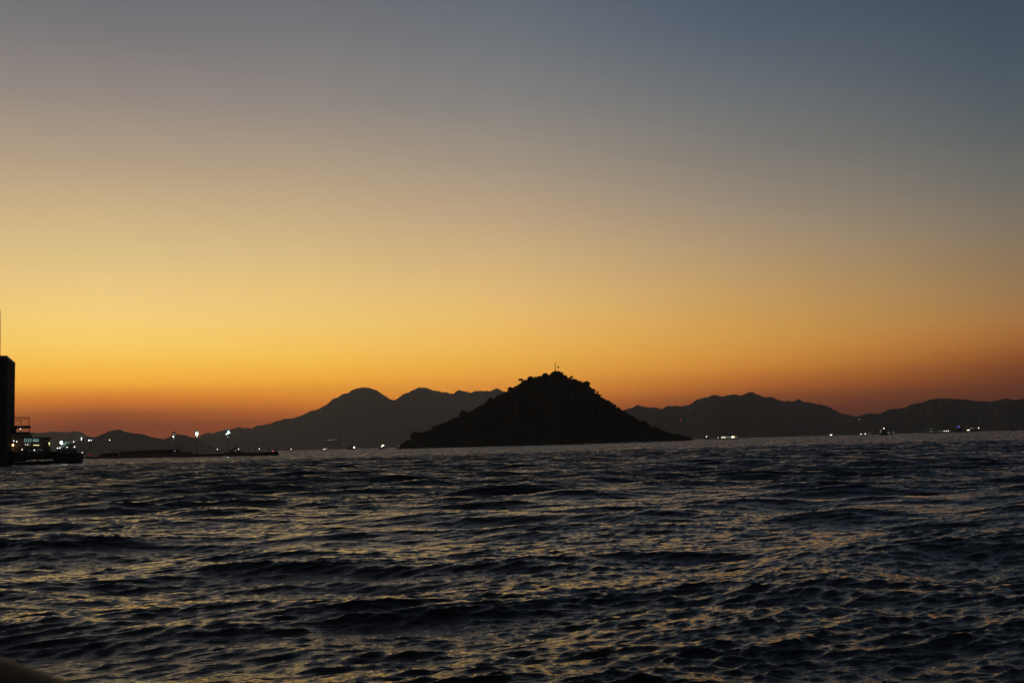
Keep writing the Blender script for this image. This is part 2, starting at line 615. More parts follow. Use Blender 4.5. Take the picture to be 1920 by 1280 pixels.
left_near = [(60, 858), (100, 845), (130, 832), (150, 822), (165, 817), (175, 818), (185, 815), (195, 811), (203, 807), (212, 804), (230, 804), (240, 808),
             (255, 810), (272, 813), (285, 818), (297, 821), (308, 822), (316, 819), (325, 813), (343, 812.5), (355, 816), (365, 819),
             (385, 829), (410, 840), (430, 850)]
right_a = [(1060, 831), (1090, 806), (1120, 785), (1150, 775), (1173, 766), (1180, 764), (1190, 761), (1196, 757), (1203, 760), (1212, 762), (1225, 762),
           (1240, 765), (1252, 758), (1270, 759), (1276, 760), (1290, 757), (1297, 755), (1304, 750), (1312, 746), (1325, 744),
           (1335, 739), (1346, 738), (1352, 740), (1375, 738), (1390, 738), (1400, 734), (1409, 732.5), (1420, 737), (1432, 743),
           (1445, 743), (1458, 748), (1470, 750), (1488, 750), (1497, 746), (1510, 751), (1523, 753), (1531, 757), (1540, 757),
           (1553, 761), (1568, 769), (1580, 775), (1590, 777), (1612, 781), (1640, 791), (1680, 812)]
right_b = [(1520, 820), (1560, 800), (1590, 784), (1612, 778), (1628, 774), (1650, 774), (1662, 768), (1672, 765), (1685, 765), (1697, 762),
           (1710, 756), (1717, 754), (1733, 752), (1742, 748), (1755, 746), (1780, 745.5), (1805, 746), (1825, 749), (1845, 751),
           (1860, 752), (1870, 748), (1885, 746), (1905, 749), (1915, 746), (1920, 745), (1960, 742), (2050, 750), (2150, 738), (2300, 760), (2500, 775), (2700, 800)]
island = [(742, 841), (748, 838.5), (752, 836), (760, 829), (772, 822), (775, 816), (783, 812), (800, 809), (808, 805), (813, 799), (830, 793),
          (845, 787), (860, 780), (866, 774), (880, 771), (897, 761), (915, 752), (930, 744), (943, 736), (953, 733.5), (957, 729),
          (965, 724), (972, 720), (978, 713.5), (985, 708.5), (990, 708.5), (1002, 708), (1010, 706), (1020, 703), (1030, 702),
          (1034, 698), (1038, 695), (1043, 693.5), (1048, 693.5), (1053, 696), (1058, 701), (1070, 706), (1080, 710), (1090, 714),
          (1097, 718), (1104, 720), (1109, 726), (1112, 732), (1118, 737), (1130, 743.5), (1140, 749.5), (1150, 756.5), (1157, 762),
          (1165, 767), (1175, 773), (1177, 776), (1188, 782), (1197, 789), (1202, 791.5), (1210, 792), (1218, 799), (1224, 803),
          (1234, 803), (1243, 809), (1252, 811), (1260, 813.5), (1275, 815), (1287, 819.5), (1297, 823), (1304, 826)]

make_range('distant_hills', left_far, 18500, 1800, 1500, 3, M_HILL, 300, 24)
tag(bpy.data.objects['distant_hills'], kind='structure')
o, _, _, _ = make_range('mountain_range', left_main, 17000, 2600, 2400, 4, M_HILL)
tag(o, kind='structure')
o, _, _, _ = make_range('low_hills', left_near, 10500, 1300, 1200, 8, M_HILL, 260, 30)
tag(o, kind='structure')
o, _, _, _ = make_range('mountain_range', right_a, 11500, 2000, 1900, 12, M_HILL)
tag(o, kind='structure')
o, _, _, _ = make_range('mountain_range', right_b, 9500, 1700, 1700, 15, M_HILL)
tag(o, kind='structure')
ISL_D = 2250.0
o, isl_u, isl_az, isl_V = make_range('island', island, ISL_D, 230, 260, 21, M_SOIL, 520, 60, 1.6, 0.25)
tag(o, kind='structure')


def on_slope(px, py, which, D0, D1):
    """where the line of sight through a pixel meets the slope of a range"""
    name, az, V = HILLS[which]
    a = az_el(px, py)[0]
    i = int(np.argmin(abs(az - a)))
    for j in range(V.shape[0]):
        p = V[j, i]
        d = math.hypot(p[0], p[1])
        q = at(px, py, d)
        if p[2] >= q.z:
            return Vector((q.x, q.y, p[2] - 1.0))
    return at(px, py, D0)


# forest that covers the island: crowns of jittered leaf masses, one mass nobody could count
def ico():
    bm = bmesh.new()
    bmesh.ops.create_icosphere(bm, subdivisions=2, radius=1.0)
    v = np.array([x.co[:] for x in bm.verts])
    f = np.array([[l.index for l in x.verts] for x in bm.faces])
    bm.free()
    return v, f


ICO_V, ICO_F = ico()


def clump(g, c, r, squash=0.75):
    """one leafy crown mass: a jittered ball with leaf sprays standing out of it"""
    v = ICO_V * (1 + g.uniform(-0.28, 0.28, (len(ICO_V), 1)))
    v = v * np.array([r * g.uniform(.8, 1.25), r * g.uniform(.8, 1.25), r * squash * g.uniform(.75, 1.2)])
    return v + np.array(c), ICO_F


def leaf_cloud(g, c, rx, rz, n, size):
    """n small leaf sprays (two triangles each) scattered through an ellipsoid"""
    d = g.standard_normal((n, 3))
    d /= np.linalg.norm(d, axis=1)[:, None]
    p = d * (g.uniform(0.35, 1.0, (n, 1)) ** 0.5) * np.array([rx, rx, rz]) + np.array(c)
    a = g.standard_normal((n, 3)) * size
    b_ = g.standard_normal((n, 3)) * size
    V = np.stack([p - a, p + b_, p + a, p - b_], 1).reshape(-1, 3)
    F = np.arange(n * 4).reshape(-1, 4)
    return V, F


fv, ff, off = [], [], 0
g = np.random.default_rng(5)
nvv, nuu = isl_V.shape[:2]
count = 0
for k in range(6000):
    iu = g.integers(2, nuu - 2)
    iv = int(np.clip(g.normal(24, 13), 1, nvv - 4)) if g.random() < 0.75 else g.integers(26, 34)
    p = isl_V[iv, iu]
    if p[2] < 4:
        continue
    r = g.uniform(1.3, 2.7) * (0.75 if iv > 24 and iv < 36 else 1.0)
    v, f = clump(g, (p[0] + g.normal(0, 2), p[1] + g.normal(0, 3), p[2] - r * 0.15), r)
    fv.append(v)
    ff.append(f + off)
    off += len(v)
forest = np_mesh('island_forest', np.vstack(fv), np.vstack(ff), M_FOREST, False)
tag(forest, 'dense dark evergreen forest covering the slopes of the pyramid shaped island', 'forest', kind='stuff')

# rocky foot of the island
fv, ff, off = [], [], 0
for k in range(520):
    iu = g.integers(0, nuu)
    row = isl_V[:, iu, :]
    j = int(np.argmax(row[:, 2] > 1.0)) if (row[:, 2] > 1.0).any() else nvv // 2
    p = row[j]
    r = g.uniform(1.0, 3.2)
    v, f = clump(g, (p[0] + g.normal(0, 3), p[1] + g.uniform(-7, 1), g.uniform(-0.3, 0.6)), r, 0.45)
    fv.append(v)
    ff.append(f + off)
    off += len(v)
for k in range(16):
    p = at(731 + k * 1.3, horizon_y(731), 2235)
    v, f = clump(g, (p.x, p.y + g.normal(0, 3), 0.1), g.uniform(1.0, 2.0), 0.4)
    fv.append(v)
    ff.append(f + off)
    off += len(v)
rocks = np_mesh('shore_rocks', np.vstack(fv), np.vstack(ff), M_ROCK, False)
tag(rocks, 'broken dark rocks along the waterline at the foot of the island', 'rocks', kind='stuff')


def tree(px, py_top, D, hgt_px, wid_px, label, group=None, lean=0.0, flat=0.5, base_z=None, ground=None):
    s = D / FPX
    top = at(px, py_top, D)
    H = hgt_px * s
    base = Vector((top.x, top.y, top.z - H)) if base_z is None else Vector((top.x, top.y, base_z))
    H = top.z - base.z
    t = empty('tree', base)
    tag(t, label, 'tree', group)
    seed = int(px * 7 + py_top)
    gg = np.random.default_rng(seed)
    mb = MB()
    w = wid_px * s
    mid = (lean * w * 0.3, 0, H * 0.45)
    topc = (lean * w * 0.5, 0, H * 0.72)
    mb.tube((0, 0, -1.5), mid, 0.028 * H + .1, 0.02 * H + .07, 7)
    mb.tube(mid, topc, 0.02 * H + .07, 0.01 * H + .04, 6)
    for q in range(5):
        an = q * 1.256 + gg.uniform(0, 1)
        e = (topc[0] + math.cos(an) * w * .32, math.sin(an) * w * .32, H * gg.uniform(.68, .9))
        mb.tube(mid, e, 0.012 * H + .04, 0.03, 5)
    mb.build('trunk', M_BARK, t)
    vs, fs, of = [], [], 0
    nl = 5 + int(wid_px / 2)
    ch = H * min(1.0, 0.45 + flat * 0.55)          # depth of the crown
    for q in range(nl):
        u = (q + .5) / nl * 2 - 1
        dome = math.sqrt(max(1 - u * u, 0.05))
        rx = w * gg.uniform(.17, .24)
        rz = ch * gg.uniform(.24, .34)
        cz = H - rz - (1 - dome) * ch * 0.62 - gg.uniform(0, .08) * ch
        for lay in range(2):
            v, f = leaf_cloud(gg, (u * (w / 2 - rx * .8) + lean * w * 0.4, gg.normal(0, w * .16), max(cz - lay * rz * 1.1, rz * .3)),
                              rx, rz, 130, max(w * 0.04, .22))
            vs.append(v)
            fs.append(f + of)
            of += len(v)
    c = np_mesh('crown', np.vstack(vs), np.vstack(fs), M_FOREST, False)
    c.parent = t
    return t


sky_trees = [
    (980, 709.3, 4, 9, 'wind bent flat topped tree leaning out left of the summit ridge', -0.9, 0.7),
    (995, 705.5, 6, 13, 'broad low tree on the ridge just right of the leaning tree', 0, 0.9),
    (1003.5, 704.6, 6, 3, 'tiny upright sapling in the dip between two broad ridge trees', 0.2, 0.5),
    (1009, 704.2, 5, 5, 'small bushy tree right of the tiny upright sapling on the ridge', 0, 0.8),
    (1022, 699.2, 6, 11, 'round topped tree on the shoulder left of the summit knob', 0, 0.85),
    (1071, 704.2, 5, 6, 'little tree with a loose crown on the slope right of the summit', 0.2, 0.7),
    (1099, 714.5, 7, 13, 'wide dense tree crown at the edge of the steep right hand drop', 0.1, 0.9),
    (1113.5, 728.5, 8, 4.5, 'thin ragged tree standing on the steep drop right of the summit', 0.3, 0.5),
    (1120, 732.0, 8, 3.5, 'slim lone tree with a tuft on top below the steep drop', 0, 0.35),
    (957, 725.0, 7, 9, 'tree on the left ridge above the notch with the far mountains', -0.2, 0.85),
    (919, 745.5, 7, 11, 'tree bump on the left slope against the far mountain range', 0, 0.85),
    (868, 769.0, 8, 12, 'rounded tree on the stepped left slope half way to the water', 0, 0.9),
    (779, 809.0, 8, 14, 'rounded tree on the low left point of the island', 0, 0.9),
    (1206, 788.5, 7, 14, 'rounded tree on the lower right slope above the long low spit', 0, 0.9),
    (1230, 799.5, 7, 12, 'lowest rounded tree where the right slope flattens to the spit', 0, 0.9),
]
for px, py, h, w, lb, ln, fl in sky_trees:
    tree(px, py, ISL_D, h, w, lb, 'trees standing out on the island skyline', ln, fl)

# summit mast and light beacon
p = at(1041.5, 693.5, ISL_D)
t = empty('radio_mast', (p.x, p.y, p.z - 1.5))
tag(t, 'thin tall pole mast on the island summit, left of the light beacon', 'mast')
MB().tube((0, 0, 0), (0, 0, 17.2), .75, .5, 8).build('pole', M_STEEL, t)
MB().box(-1.1, 1.1, -1.1, 1.1, -1.5, 0.6).build('footing', M_CONC, t)
for k in range(3):
    MB().box(-0.55, 0.55, -0.05, 0.05, 8 + k * 3, 8.12 + k * 3).build('rung', M_STEEL, t)
p = at(1047, 693.0, ISL_D)
t = empty('light_beacon', (p.x, p.y, p.z - 1.2))
tag(t, 'short lattice light beacon with a lantern box on the island summit', 'beacon')
for sx in (-1, 1):
    for sy in (-1, 1):
        MB().tube((sx * .9, sy * .9, 0), (sx * .55, sy * .55, 6.2), .14, .12, 6).build('leg', M_STEEL, t)
MB().box(-1.2, 1.2, -1.2, 1.2, 4.0, 4.25).build('gallery', M_STEEL, t)
MB().prism([(math.cos(a) * 1.7, math.sin(a) * 1.7) for a in [i * math.pi / 4 for i in range(8)]], 5.2, 7.9).build('lantern', M_STEEL, t)
MB().prism([(math.cos(a) * 1.3, math.sin(a) * 1.3) for a in [i * math.pi / 4 for i in range(8)]], 7.9, 8.8,
           [(math.cos(a) * .2, math.sin(a) * .2) for a in [i * math.pi / 4 for i in range(8)]]).build('cap', M_STEEL, t)

# ------------------------------------------------------------------ ferry pier and buildings at the left
DP = 575.0
S = DP / FPX


def lamp(parent, x, y, z, r, m, name='lamp'):
    return MB().ball((x, y, z), r * LAMP_K).build(name, m, parent)


def loc(px, py, D=DP, ox=0.0):
    """offset in metres (right, up) of a pixel from the pier's local frame origin at px=ox"""
    s = D / FPX
    return (px - ox) * s, CAM_H + (horizon_y(px) - py) * s


# tower block
a0 = at(10, 860, 562)
a1 = at(25.8, 860, 604)
p0 = Vector((a0.x, a0.y, 0))
p1 = Vector((a1.x, a1.y, 0))
side = (p1 - p0)
left = Vector((-side.y, side.x, 0)).normalized() * 34
tw = empty('tower_block', p0, False)
tag(tw, 'tall dark slab tower block at the left edge of the view', 'building')
Ht = at(10, 666.5, 562).z
poly = [(0, 0), (side.x, side.y), (side.x + left.x, side.y + left.y), (left.x, left.y)]
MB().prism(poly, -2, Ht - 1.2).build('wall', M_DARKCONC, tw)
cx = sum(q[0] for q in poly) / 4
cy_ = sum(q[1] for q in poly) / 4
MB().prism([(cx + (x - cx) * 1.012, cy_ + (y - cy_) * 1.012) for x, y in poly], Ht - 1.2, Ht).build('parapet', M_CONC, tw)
ln = side.length
ud = side.normalized()
wd = left.normalized()
out = -wd
for k in range(7):                        # piers on the side wall
    q = ud * (ln * (k + 0.25) / 7)
    c = [q, q + ud * 1.0, q + ud * 1.0 + out * 0.45, q + out * 0.45]
    MB().prism([(v.x, v.y) for v in c][::-1], 2, Ht - 1.25).build('pilaster', M_CONC, tw)
mb = MB()
for fl in range(1, 17):
    z0 = 4 + fl * (Ht - 8) / 17
    for k in range(6):
        q = ud * (ln * (k + 0.25) / 7 + 1.5) + out * 0.05
        c = [q, q + ud * 3.6, q + ud * 3.6 + out * 0.06, q + out * 0.06]
        mb.prism([(v.x, v.y) for v in c][::-1], z0, z0 + 1.5)
w_ = mb.build('window_band', M_GLASS, tw)
w_['kind'] = 'stuff'
mb = MB()
bk = -ud
for fl in range(1, 17):
    z0 = 4 + fl * (Ht - 8) / 17
    for k in range(7):
        q = wd * (1.5 + k * 4.6) + bk * 0.05
        c = [q, q + wd * 3.2, q + wd * 3.2 + bk * 0.06, q + bk * 0.06]
        mb.prism([(v.x, v.y) for v in c], z0, z0 + 1.5)
w_ = mb.build('window_band', M_GLASS, tw)
w_['kind'] = 'stuff'
p = at(0.2, 666, 575)
t = empty('antenna_mast', (p.x, p.y, Ht - 0.02))
tag(t, 'very thin red mast rising from the tower block roof at the picture edge', 'mast')
MB().tube((0, 0, 0), (0, 0, 83 * 575 / FPX), 0.14, 0.09, 8).build('pole', M_RUST, t)
MB().box(-.5, .5, -.5, .5, 0, .6).build('footing', M_CONC, t)

# pier deck: one structure with piles, fenders and openings
pr = empty('ferry_pier', at(60, horizon_y(60), DP) - Vector((0, 0, CAM_H)))
tag(pr, 'long dark concrete ferry pier on piles below the tower block', 'pier')


def PX(px, py, o=60):
    x, z = loc(px, py, DP, o)
    return x, z


def pbox(name, x0, x1, yt, yb, y0, y1, m, parent=pr):
    (a, zt), (b_, zb) = PX(x0, yt), PX(x1, yb)
    xm = (x0 + x1) / 2
    zt = CAM_H + (horizon_y(xm) - yt) * S
    zb = CAM_H + (horizon_y(xm) - yb) * S
    return MB().box(a, b_, y0, y1, zb, zt).build(name, m, parent)


pbox('deck', -60, 106, 849.5, 862.5, -2, 26, M_DARKCONC)
for k in range(26):
    x = -56 + k * 6.1
    pbox('pile', x, x + 2.6, 862.5, 877, 0, 1.0, M_DARKCONC)
    if k % 2 == 0:
        pbox('fender', x + 3.0, x + 4.4, 853, 873, -2.5, -2.01, M_STEEL)
pbox('lower_beam', -60, 106, 866.5, 870.5, -0.4, -0.02, M_DARKCONC)
pbox('back_wall', -60, 106, 865.6, 880, 3, 4, M_DARKCONC)
for x0, x1 in ((-60, 52), (65, 73), (84, 90), (105, 106)):
    pbox('back_wall', x0, x1, 862.52, 865.58, 3.0, 4, M_DARKCONC)

# terminal building on the pier
tb = empty('ferry_terminal', at(60, horizon_y(60), DP) - Vector((0, 0, CAM_H)))
tag(tb, 'stepped ferry terminal building with lit windows and an open rooftop frame', 'building')
B = lambda n, x0, x1, yt, yb, y0, y1, m: pbox(n, x0, x1, yt, yb, y0, y1, m, tb)
B('wall', 26.5, 60, 820.5, 849.4, 3, 20, M_DARKCONC)
B('wall', 60.2, 88, 824.6, 849.4, 5, 18, M_DARKCONC)
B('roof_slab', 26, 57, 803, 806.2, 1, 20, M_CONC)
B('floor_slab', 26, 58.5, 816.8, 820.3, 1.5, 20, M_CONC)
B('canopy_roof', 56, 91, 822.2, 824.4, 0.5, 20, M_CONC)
B('upper_wall', 27, 34, 806.3, 816.7, 4, 18, M_DARKCONC)
for x in (41.6, 54.5):
    B('column', x, x + 1.3, 806.3, 816.7, 1.6, 2.4, M_STEEL)
B('balustrade', 34.2, 56, 813.6, 816.7, 1.55, 1.62, M_STEEL)
for x, y in ((28, 786), (41.4, 792.3), (54.6, 788.6)):
    B('frame_post', x, x + (2.0 if x == 28 else 1.0), y, 803, 1.5, 2.0, M_STEEL)
B('frame_beam', 30.1, 55.6, 788.2, 789.5, 1.5, 2.0, M_STEEL)
B('frame_beam', 30.1, 54.5, 791.8, 792.6, 1.5, 2.0, M_STEEL)
B('frame_beam', 30.1, 41.3, 794.4, 795.0, 1.5, 2.0, M_STEEL)
B('frame_beam', 27.5, 28.6, 788.2, 789.5, 2.05, 12, M_STEEL)
B('frame_beam', 54.6, 55.6, 788.3, 789.4, 2.05, 12, M_STEEL)
B('post', 89, 90, 824.6, 849.4, 1, 1.4, M_STEEL)
for x in (47.3, 50.6, 54.0, 57.0):
    wn = B('window', x, x + 1.7, 824.2, 831.5, 2.8, 2.98, M_STEEL)
    pbox('pane', x + .3, x + 1.4, 824.6, 831.1, 2.74, 2.79, G_TEAL, tb).parent = wn
for x in (61.2, 63.1, 65.0, 66.9, 68.8):
    wn = B('window', x, x + 1.6, 825.0, 830.8, 4.8, 4.98, M_STEEL)
    pbox('pane', x + .25, x + 1.35, 825.4, 830.2, 4.74, 4.79, G_TEAL, tb).parent = wn
for x in (11.0, 14.2):
    pass


def plamp(px, py, r_px, m, y=0.8, parent=tb, name='lamp', D=DP):
    x, z = PX(px, py)
    return lamp(parent, x, y, z, r_px * S, m, name)


for px, py, r, m in ((41.2, 808.3, 1.3, G_WHITE), (31, 829, .9, G_MID), (35.6, 830.2, 1.3, G_WHITE), (49.6, 835.2, .9, G_WHITE), (53.0, 835.3, 1.0, G_WHITE),
                     (56.5, 835.5, .6, G_DIM), (81.2, 829, .7, G_FAINT), (84, 829, .5, G_FAINT)):
    plamp(px, py, r, m)
for k in range(5):
    plamp(62.8 + k * 1.9, 835.8 + k * .12, .65, G_WARM, 4.4)
plamp(29.8, 836, 2.3, G_ORANGE, 0.6, name='orange_floodlight')
x, z = PX(87.2, 831.6)
w5 = MB()
w5.add([(x - 1.4 * S, .6, z), (x + 1.4 * S, .6, z), (x + .5 * S, .6, z - 6 * S), (x - 1.4 * S, .9, z), (x + 1.4 * S, .9, z), (x + .5 * S, .9, z - 6 * S)],
       [(0, 2, 1), (3, 4, 5), (0, 1, 4, 3), (1, 2, 5, 4), (2, 0, 3, 5)])
w5.build('lit_pennant_panel', G_YELLOW, tb)
# small buildings and quay lamps on the deck, left of the terminal
kb = empty('pier_kiosk', at(60, horizon_y(60), DP) - Vector((0, 0, CAM_H)))
tag(kb, 'low flat roofed kiosk with two tall blue lit panels left of the orange lamp', 'kiosk')
pbox('wall', -14, 24, 832.5, 849.4, 1.5, 12, M_DARKCONC, kb)
pbox('roof_slab', -15, 25, 830.5, 832.4, 0.8, 13, M_CONC, kb)
for x in (10.6, 13.8):
    pbox('lit_panel', x, x + 1.3, 833.6, 844.5 - (x > 12) * 3, 1.3, 1.49, glow('pale_blue_panel', (.45, .62, .8), .22), kb)

QUAY_LAMPS = [(41.3, 843.6, 1.3, 'bright deck lamp on the ferry pier below the four tall lit windows'),
              (64.1, 844.6, 1.3, 'bright deck lamp on the ferry pier below the yellow row of lamps'),
              (77.0, 844.6, .7, 'weakest of the deck lamps on the ferry pier, nearest the moored tug')]
for px, py, r, lb in QUAY_LAMPS:
    x, z = PX(px, py)
    deckz = CAM_H + (horizon_y(px) - 849.5) * S
    pp = at(px, horizon_y(px), DP)
    t = empty('deck_lamp', (pp.x, pp.y, deckz))
    tag(t, lb, 'lamp', 'lamps along the ferry pier edge')
    hh = z - deckz
    MB().tube((0, 0, 0), (0, 0, hh), .07, .05, 6).build('post', M_STEEL, t)
    lamp(t, 0, -0.1, hh, r * S, G_WHITE if r > 1 else G_DIM)

# bollards and clutter along the pier edge
BOLL = ('mooring bollard on the pier edge, nearest the kiosk', 'mooring bollard on the pier edge between the two bright deck lamps',
        'mooring bollard just right of the middle deck lamp', 'mooring bollard just left of the weakest deck lamp',
        'mooring bollard on the pier edge below the end of the canopy roof', 'mooring bollard on the pier edge closest to the moored tug')
for k, px in enumerate((46, 59.5, 68, 73, 92, 97)):
    pp = at(px, horizon_y(px), DP - 1.0)
    deckz = CAM_H + (horizon_y(px) - 849.5) * S
    t = empty('bollard', (pp.x, pp.y, deckz))
    tag(t, BOLL[k], 'bollard', 'mooring bollards on the ferry pier')
    MB().prism([(math.cos(a) * .3, math.sin(a) * .3) for a in [i * math.pi / 4 for i in range(8)]], 0, .7).build('post', M_STEEL, t)
    MB().box(-.55, .55, -.35, .35, .7, .95).build('cap', M_STEEL, t)


# ------------------------------------------------------------------ vessels
def hull_poly(L, W, bow=0.25, stern=0.06, d=1):
    pts = [(-L / 2 * d, -W / 2 * .82), (-L / 2 * d, W / 2 * .82), (-L * (.5 - stern) * d, W / 2), (L * (.5 - bow) * d, W / 2),
           (L * (.5 - bow * .4) * d, W * .3), (L / 2 * d, 0), (L * (.5 - bow * .4) * d, -W * .3), (L * (.5 - bow) * d, -W / 2), (-L * (.5 - stern) * d, -W / 2)]
    return pts if d < 0 else pts[::-1]


def vessel(name, label, cat, px, D, length, hull_h, houses=(), masts=(), lamps=(), windows=(), bow=1, group=None, width=None, hull_m=None):
    """all sizes in photograph pixels at distance D: houses (x0,x1,z0,z1), masts (x,z0,z1), lamps (x,z,r,material), windows (x0,x1,z0,z1,n,mat)"""
    s = D / FPX
    p = at(px, horizon_y(px), D)
    t = empty(name, (p.x, p.y, 0))
    tag(t, label, cat, group)
    L = length * s
    W = (width * s) if width else min(L * .28, 18)
    drop = CAM_H / s                           # pixels the waterline lies below the horizon
    z = lambda v: (v - drop) * s + CAM_H       # pixel height above waterline to metres
    base = 0.0
    lo = hull_poly(L * .94, W * .8, d=bow)
    hi = hull_poly(L, W, d=bow)
    MB().prism(lo, -0.8, base + hull_h * s, hi).build('hull', hull_m or M_HULL, t)
    for i, (x0, x1, z0, z1) in enumerate(houses):
        k = 1 - 0.12 * i
        w2 = W * .34 * k
        h = MB().box(x0 * s, x1 * s, -w2, w2, z0 * s, z1 * s).build('cabin', M_CABIN, t)
        e = .18 * s
        MB().box(x0 * s - e, x1 * s + e, -w2 - e, w2 + e, z1 * s + .003, z1 * s + .2 * s).build('roof', M_CABIN, h)
    for x, z0, z1 in masts:
        m_ = MB().tube((x * s, 0, z0 * s), (x * s, 0, z1 * s), .22 * s, .12 * s, 6).build('mast', M_STEEL, t)
        MB().box(x * s - .9 * s, x * s + .9 * s, -.08 * s, .08 * s, (z0 * .25 + z1 * .75) * s, (z0 * .25 + z1 * .75) * s + .18 * s).build('crosstree', M_STEEL, m_)
    for x, zz, r, m in lamps:
        lamp(t, x * s, -W * .36 - .3 * s, zz * s, r * s, m)
    for x0, x1, z0, z1, n, m in windows:
        st = (x1 - x0) / n
        for i in range(n):
            a = x0 + i * st
            MB().box(a * s, (a + st * .62) * s, -W * .34 - .09 * s, -W * .34 - .02 * s, z0 * s, z1 * s).build('window', m, t)
    return t


# tug moored at the pier end, teal flood lamp
vessel('tugboat', 'dark tug with a teal white flood lamp moored at the end of the ferry pier', 'boat', 128.5, 568, 49, 18.5,
       houses=((-19, 13, 18.6, 29), (-12, 9, 29.3, 35.5), (-6, 4, 35.8, 39)),
       masts=((3.3, 39.3, 54), (-16, 29.3, 36)),
       lamps=((-11.8, 37.0, 3.0, G_FLOOD), (8.1, 38.2, 1.3, G_WHITE), (-18, 27.7, 1.3, G_WHITE), (-14, 28.2, 1.4, G_WHITE), (-2.6, 29.0, 1.1, G_WHITE),
              (9.6, 29.2, 1.5, G_WHITE), (22.3, 19.0, 1.1, G_WHITE), (16, 10, .5, G_FAINT), (1.5, 37.7, .6, G_DIM), (4, 37.9, .4, G_DIM)),
       windows=((-11, 8, 31, 33.5, 7, M_GLASS),), bow=1, width=24)

# ------------------------------------------------------------------ breakwater
BA, BB = at(505, horizon_y(505), 800), at(120, horizon_y(120), 1500)
BA.z = BB.z = 0


def bw(px, side=0.0):
    """point on the breakwater axis in the direction of a pixel column"""
    v = ray(px, horizon_y(px))
    d = BB - BA
    den = v.x * d.y - v.y * d.x
    tt = (BA.x * d.y - BA.y * d.x) / den
    return Vector((v.x * tt, v.y * tt, 0))


def bw_D(px):
    p = bw(px)
    return math.hypot(p.x, p.y)


bd = (BB - BA)
bL = bd.length
bu = bd.normalized()
bn = Vector((-bu.y, bu.x, 0))
if bn.dot(BA) > 0:
    bn = -bn
QZ = CAM_H - 0.15                         # quay level
bwo = empty('breakwater', BA, False)
tag(bwo, 'long low dark breakwater running from the warehouse to the red beacon', 'breakwater')
nb = 40
for k in range(nb):
    a, e = BA + bu * (bL * k / nb) - BA, BA + bu * (bL * (k + 1) / nb - 0.15) - BA
    c = [a + bn * 3, e + bn * 3, e - bn * 6, a - bn * 6]
    lo = [a + bn * 4.0, e + bn * 4.0, e - bn * 7.5, a - bn * 7.5]
    ori = [(v.x, v.y) for v in c]
    lor = [(v.x, v.y) for v in lo]
    MB().prism(lor, -2.0, QZ - random.uniform(0, .12), ori).build('block', M_DARKCONC, bwo)


def quay(px, back=3.0):
    q = bw(px)                       # step back along the line of sight so that the column stays put
    p = q * (1 + back * 2.2 / q.length)
    return Vector((p.x, p.y, QZ))


def qs(px):
    return bw_D(px) / FPX


# light masts
def light_mast(px, ytop, ylamp, label, heads_and_glow, twin=None):
    s = qs(px)
    p = quay(px)
    t = empty('light_mast', p)
    tag(t, label, 'light mast', 'tall light masts along the breakwater')
    H = (horizon_y(px) - ytop) * s + CAM_H - QZ
    hl = (horizon_y(px) - ylamp) * s + CAM_H - QZ
    pole = MB().tube((0, 0, 0), (0, 0, H), .34, .2, 8).build('pole', M_CABIN, t)
    MB().box(-.8, .8, -.8, .8, 0, .8).build('footing', M_CONC, t)
    MB().box(-1.6, 1.6, -.5, .5, H - 1.6, H).build('lamp_bracket', M_STEEL, t)
    for dx, dz, r, m in heads_and_glow:
        lamp(t, dx * s, -.8, hl + dz * s, r * s, m, 'lamp_or_glow')  # glowing balls below the lamp are added to imitate the lit pole
    L = bpy.data.lights.new('floodlight_light', 'POINT')
    L.energy = 500
    L.color = (.75, 1, .93)
    L.shadow_soft_size = .3
    lo_ = bpy.data.objects.new('floodlight_light', L)
    lo_.parent = t
    lo_.location = (heads_and_glow[0][0] * s, -2.2, hl)
    col.objects.link(lo_)
    return t


light_mast(152.5, 817, 823.5, 'light mast behind the moored tug, with a small cool lamp', ((0, 0, 1.4, G_MID), (0, -2.2, .9, G_MID), (0, -4.2, .6, G_DIM)))
light_mast(326, 810.5, 819.4, 'light mast with a square top box just right of the dark warehouse', ((-1, 0, 1.5, G_MID), (.3, -3, .6, G_DIM)))
light_mast(369, 808.5, 814.2, 'brightest light mast, second from the right on the breakwater', ((0, 0, 3.1, G_FLOOD), (1, -3.4, 1.0, G_MID), (1.0, -6.2, .7, G_DIM)))
light_mast(427.3, 805, 812, 'light mast with two lamps beside the silhouette of the moored workboat', ((1.8, .4, 2.5, G_FLOOD), (-2.6, -2.2, 1.3, G_MID), (-.6, -6, .6, G_DIM)))

# warehouse
s = qs(258)
w0, w1 = bw(218) - bn * 3, bw(301) - bn * 3
t = empty('warehouse', (w0.x, w0.y, QZ), False)
tag(t, 'long dark flat warehouse on the breakwater left of the light masts', 'building')
d_ = (w1 - w0)
ud2 = d_.normalized()
dep = -bn * 14
hz = (horizon_y(258) - 845.6) * s + CAM_H - QZ
nbay = 11
for k in range(nbay):
    a, e = ud2 * (d_.length * k / nbay), ud2 * (d_.length * (k + 1) / nbay - .25)
    c = [a, e, e + dep, a + dep]
    pts = [(v.x, v.y) for v in c]
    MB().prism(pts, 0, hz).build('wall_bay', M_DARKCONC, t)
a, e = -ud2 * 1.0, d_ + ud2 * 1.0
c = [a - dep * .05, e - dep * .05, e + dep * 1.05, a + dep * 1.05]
MB().prism([(v.x, v.y) for v in c], hz + .01, hz + .6).build('roof', M_CONC, t)
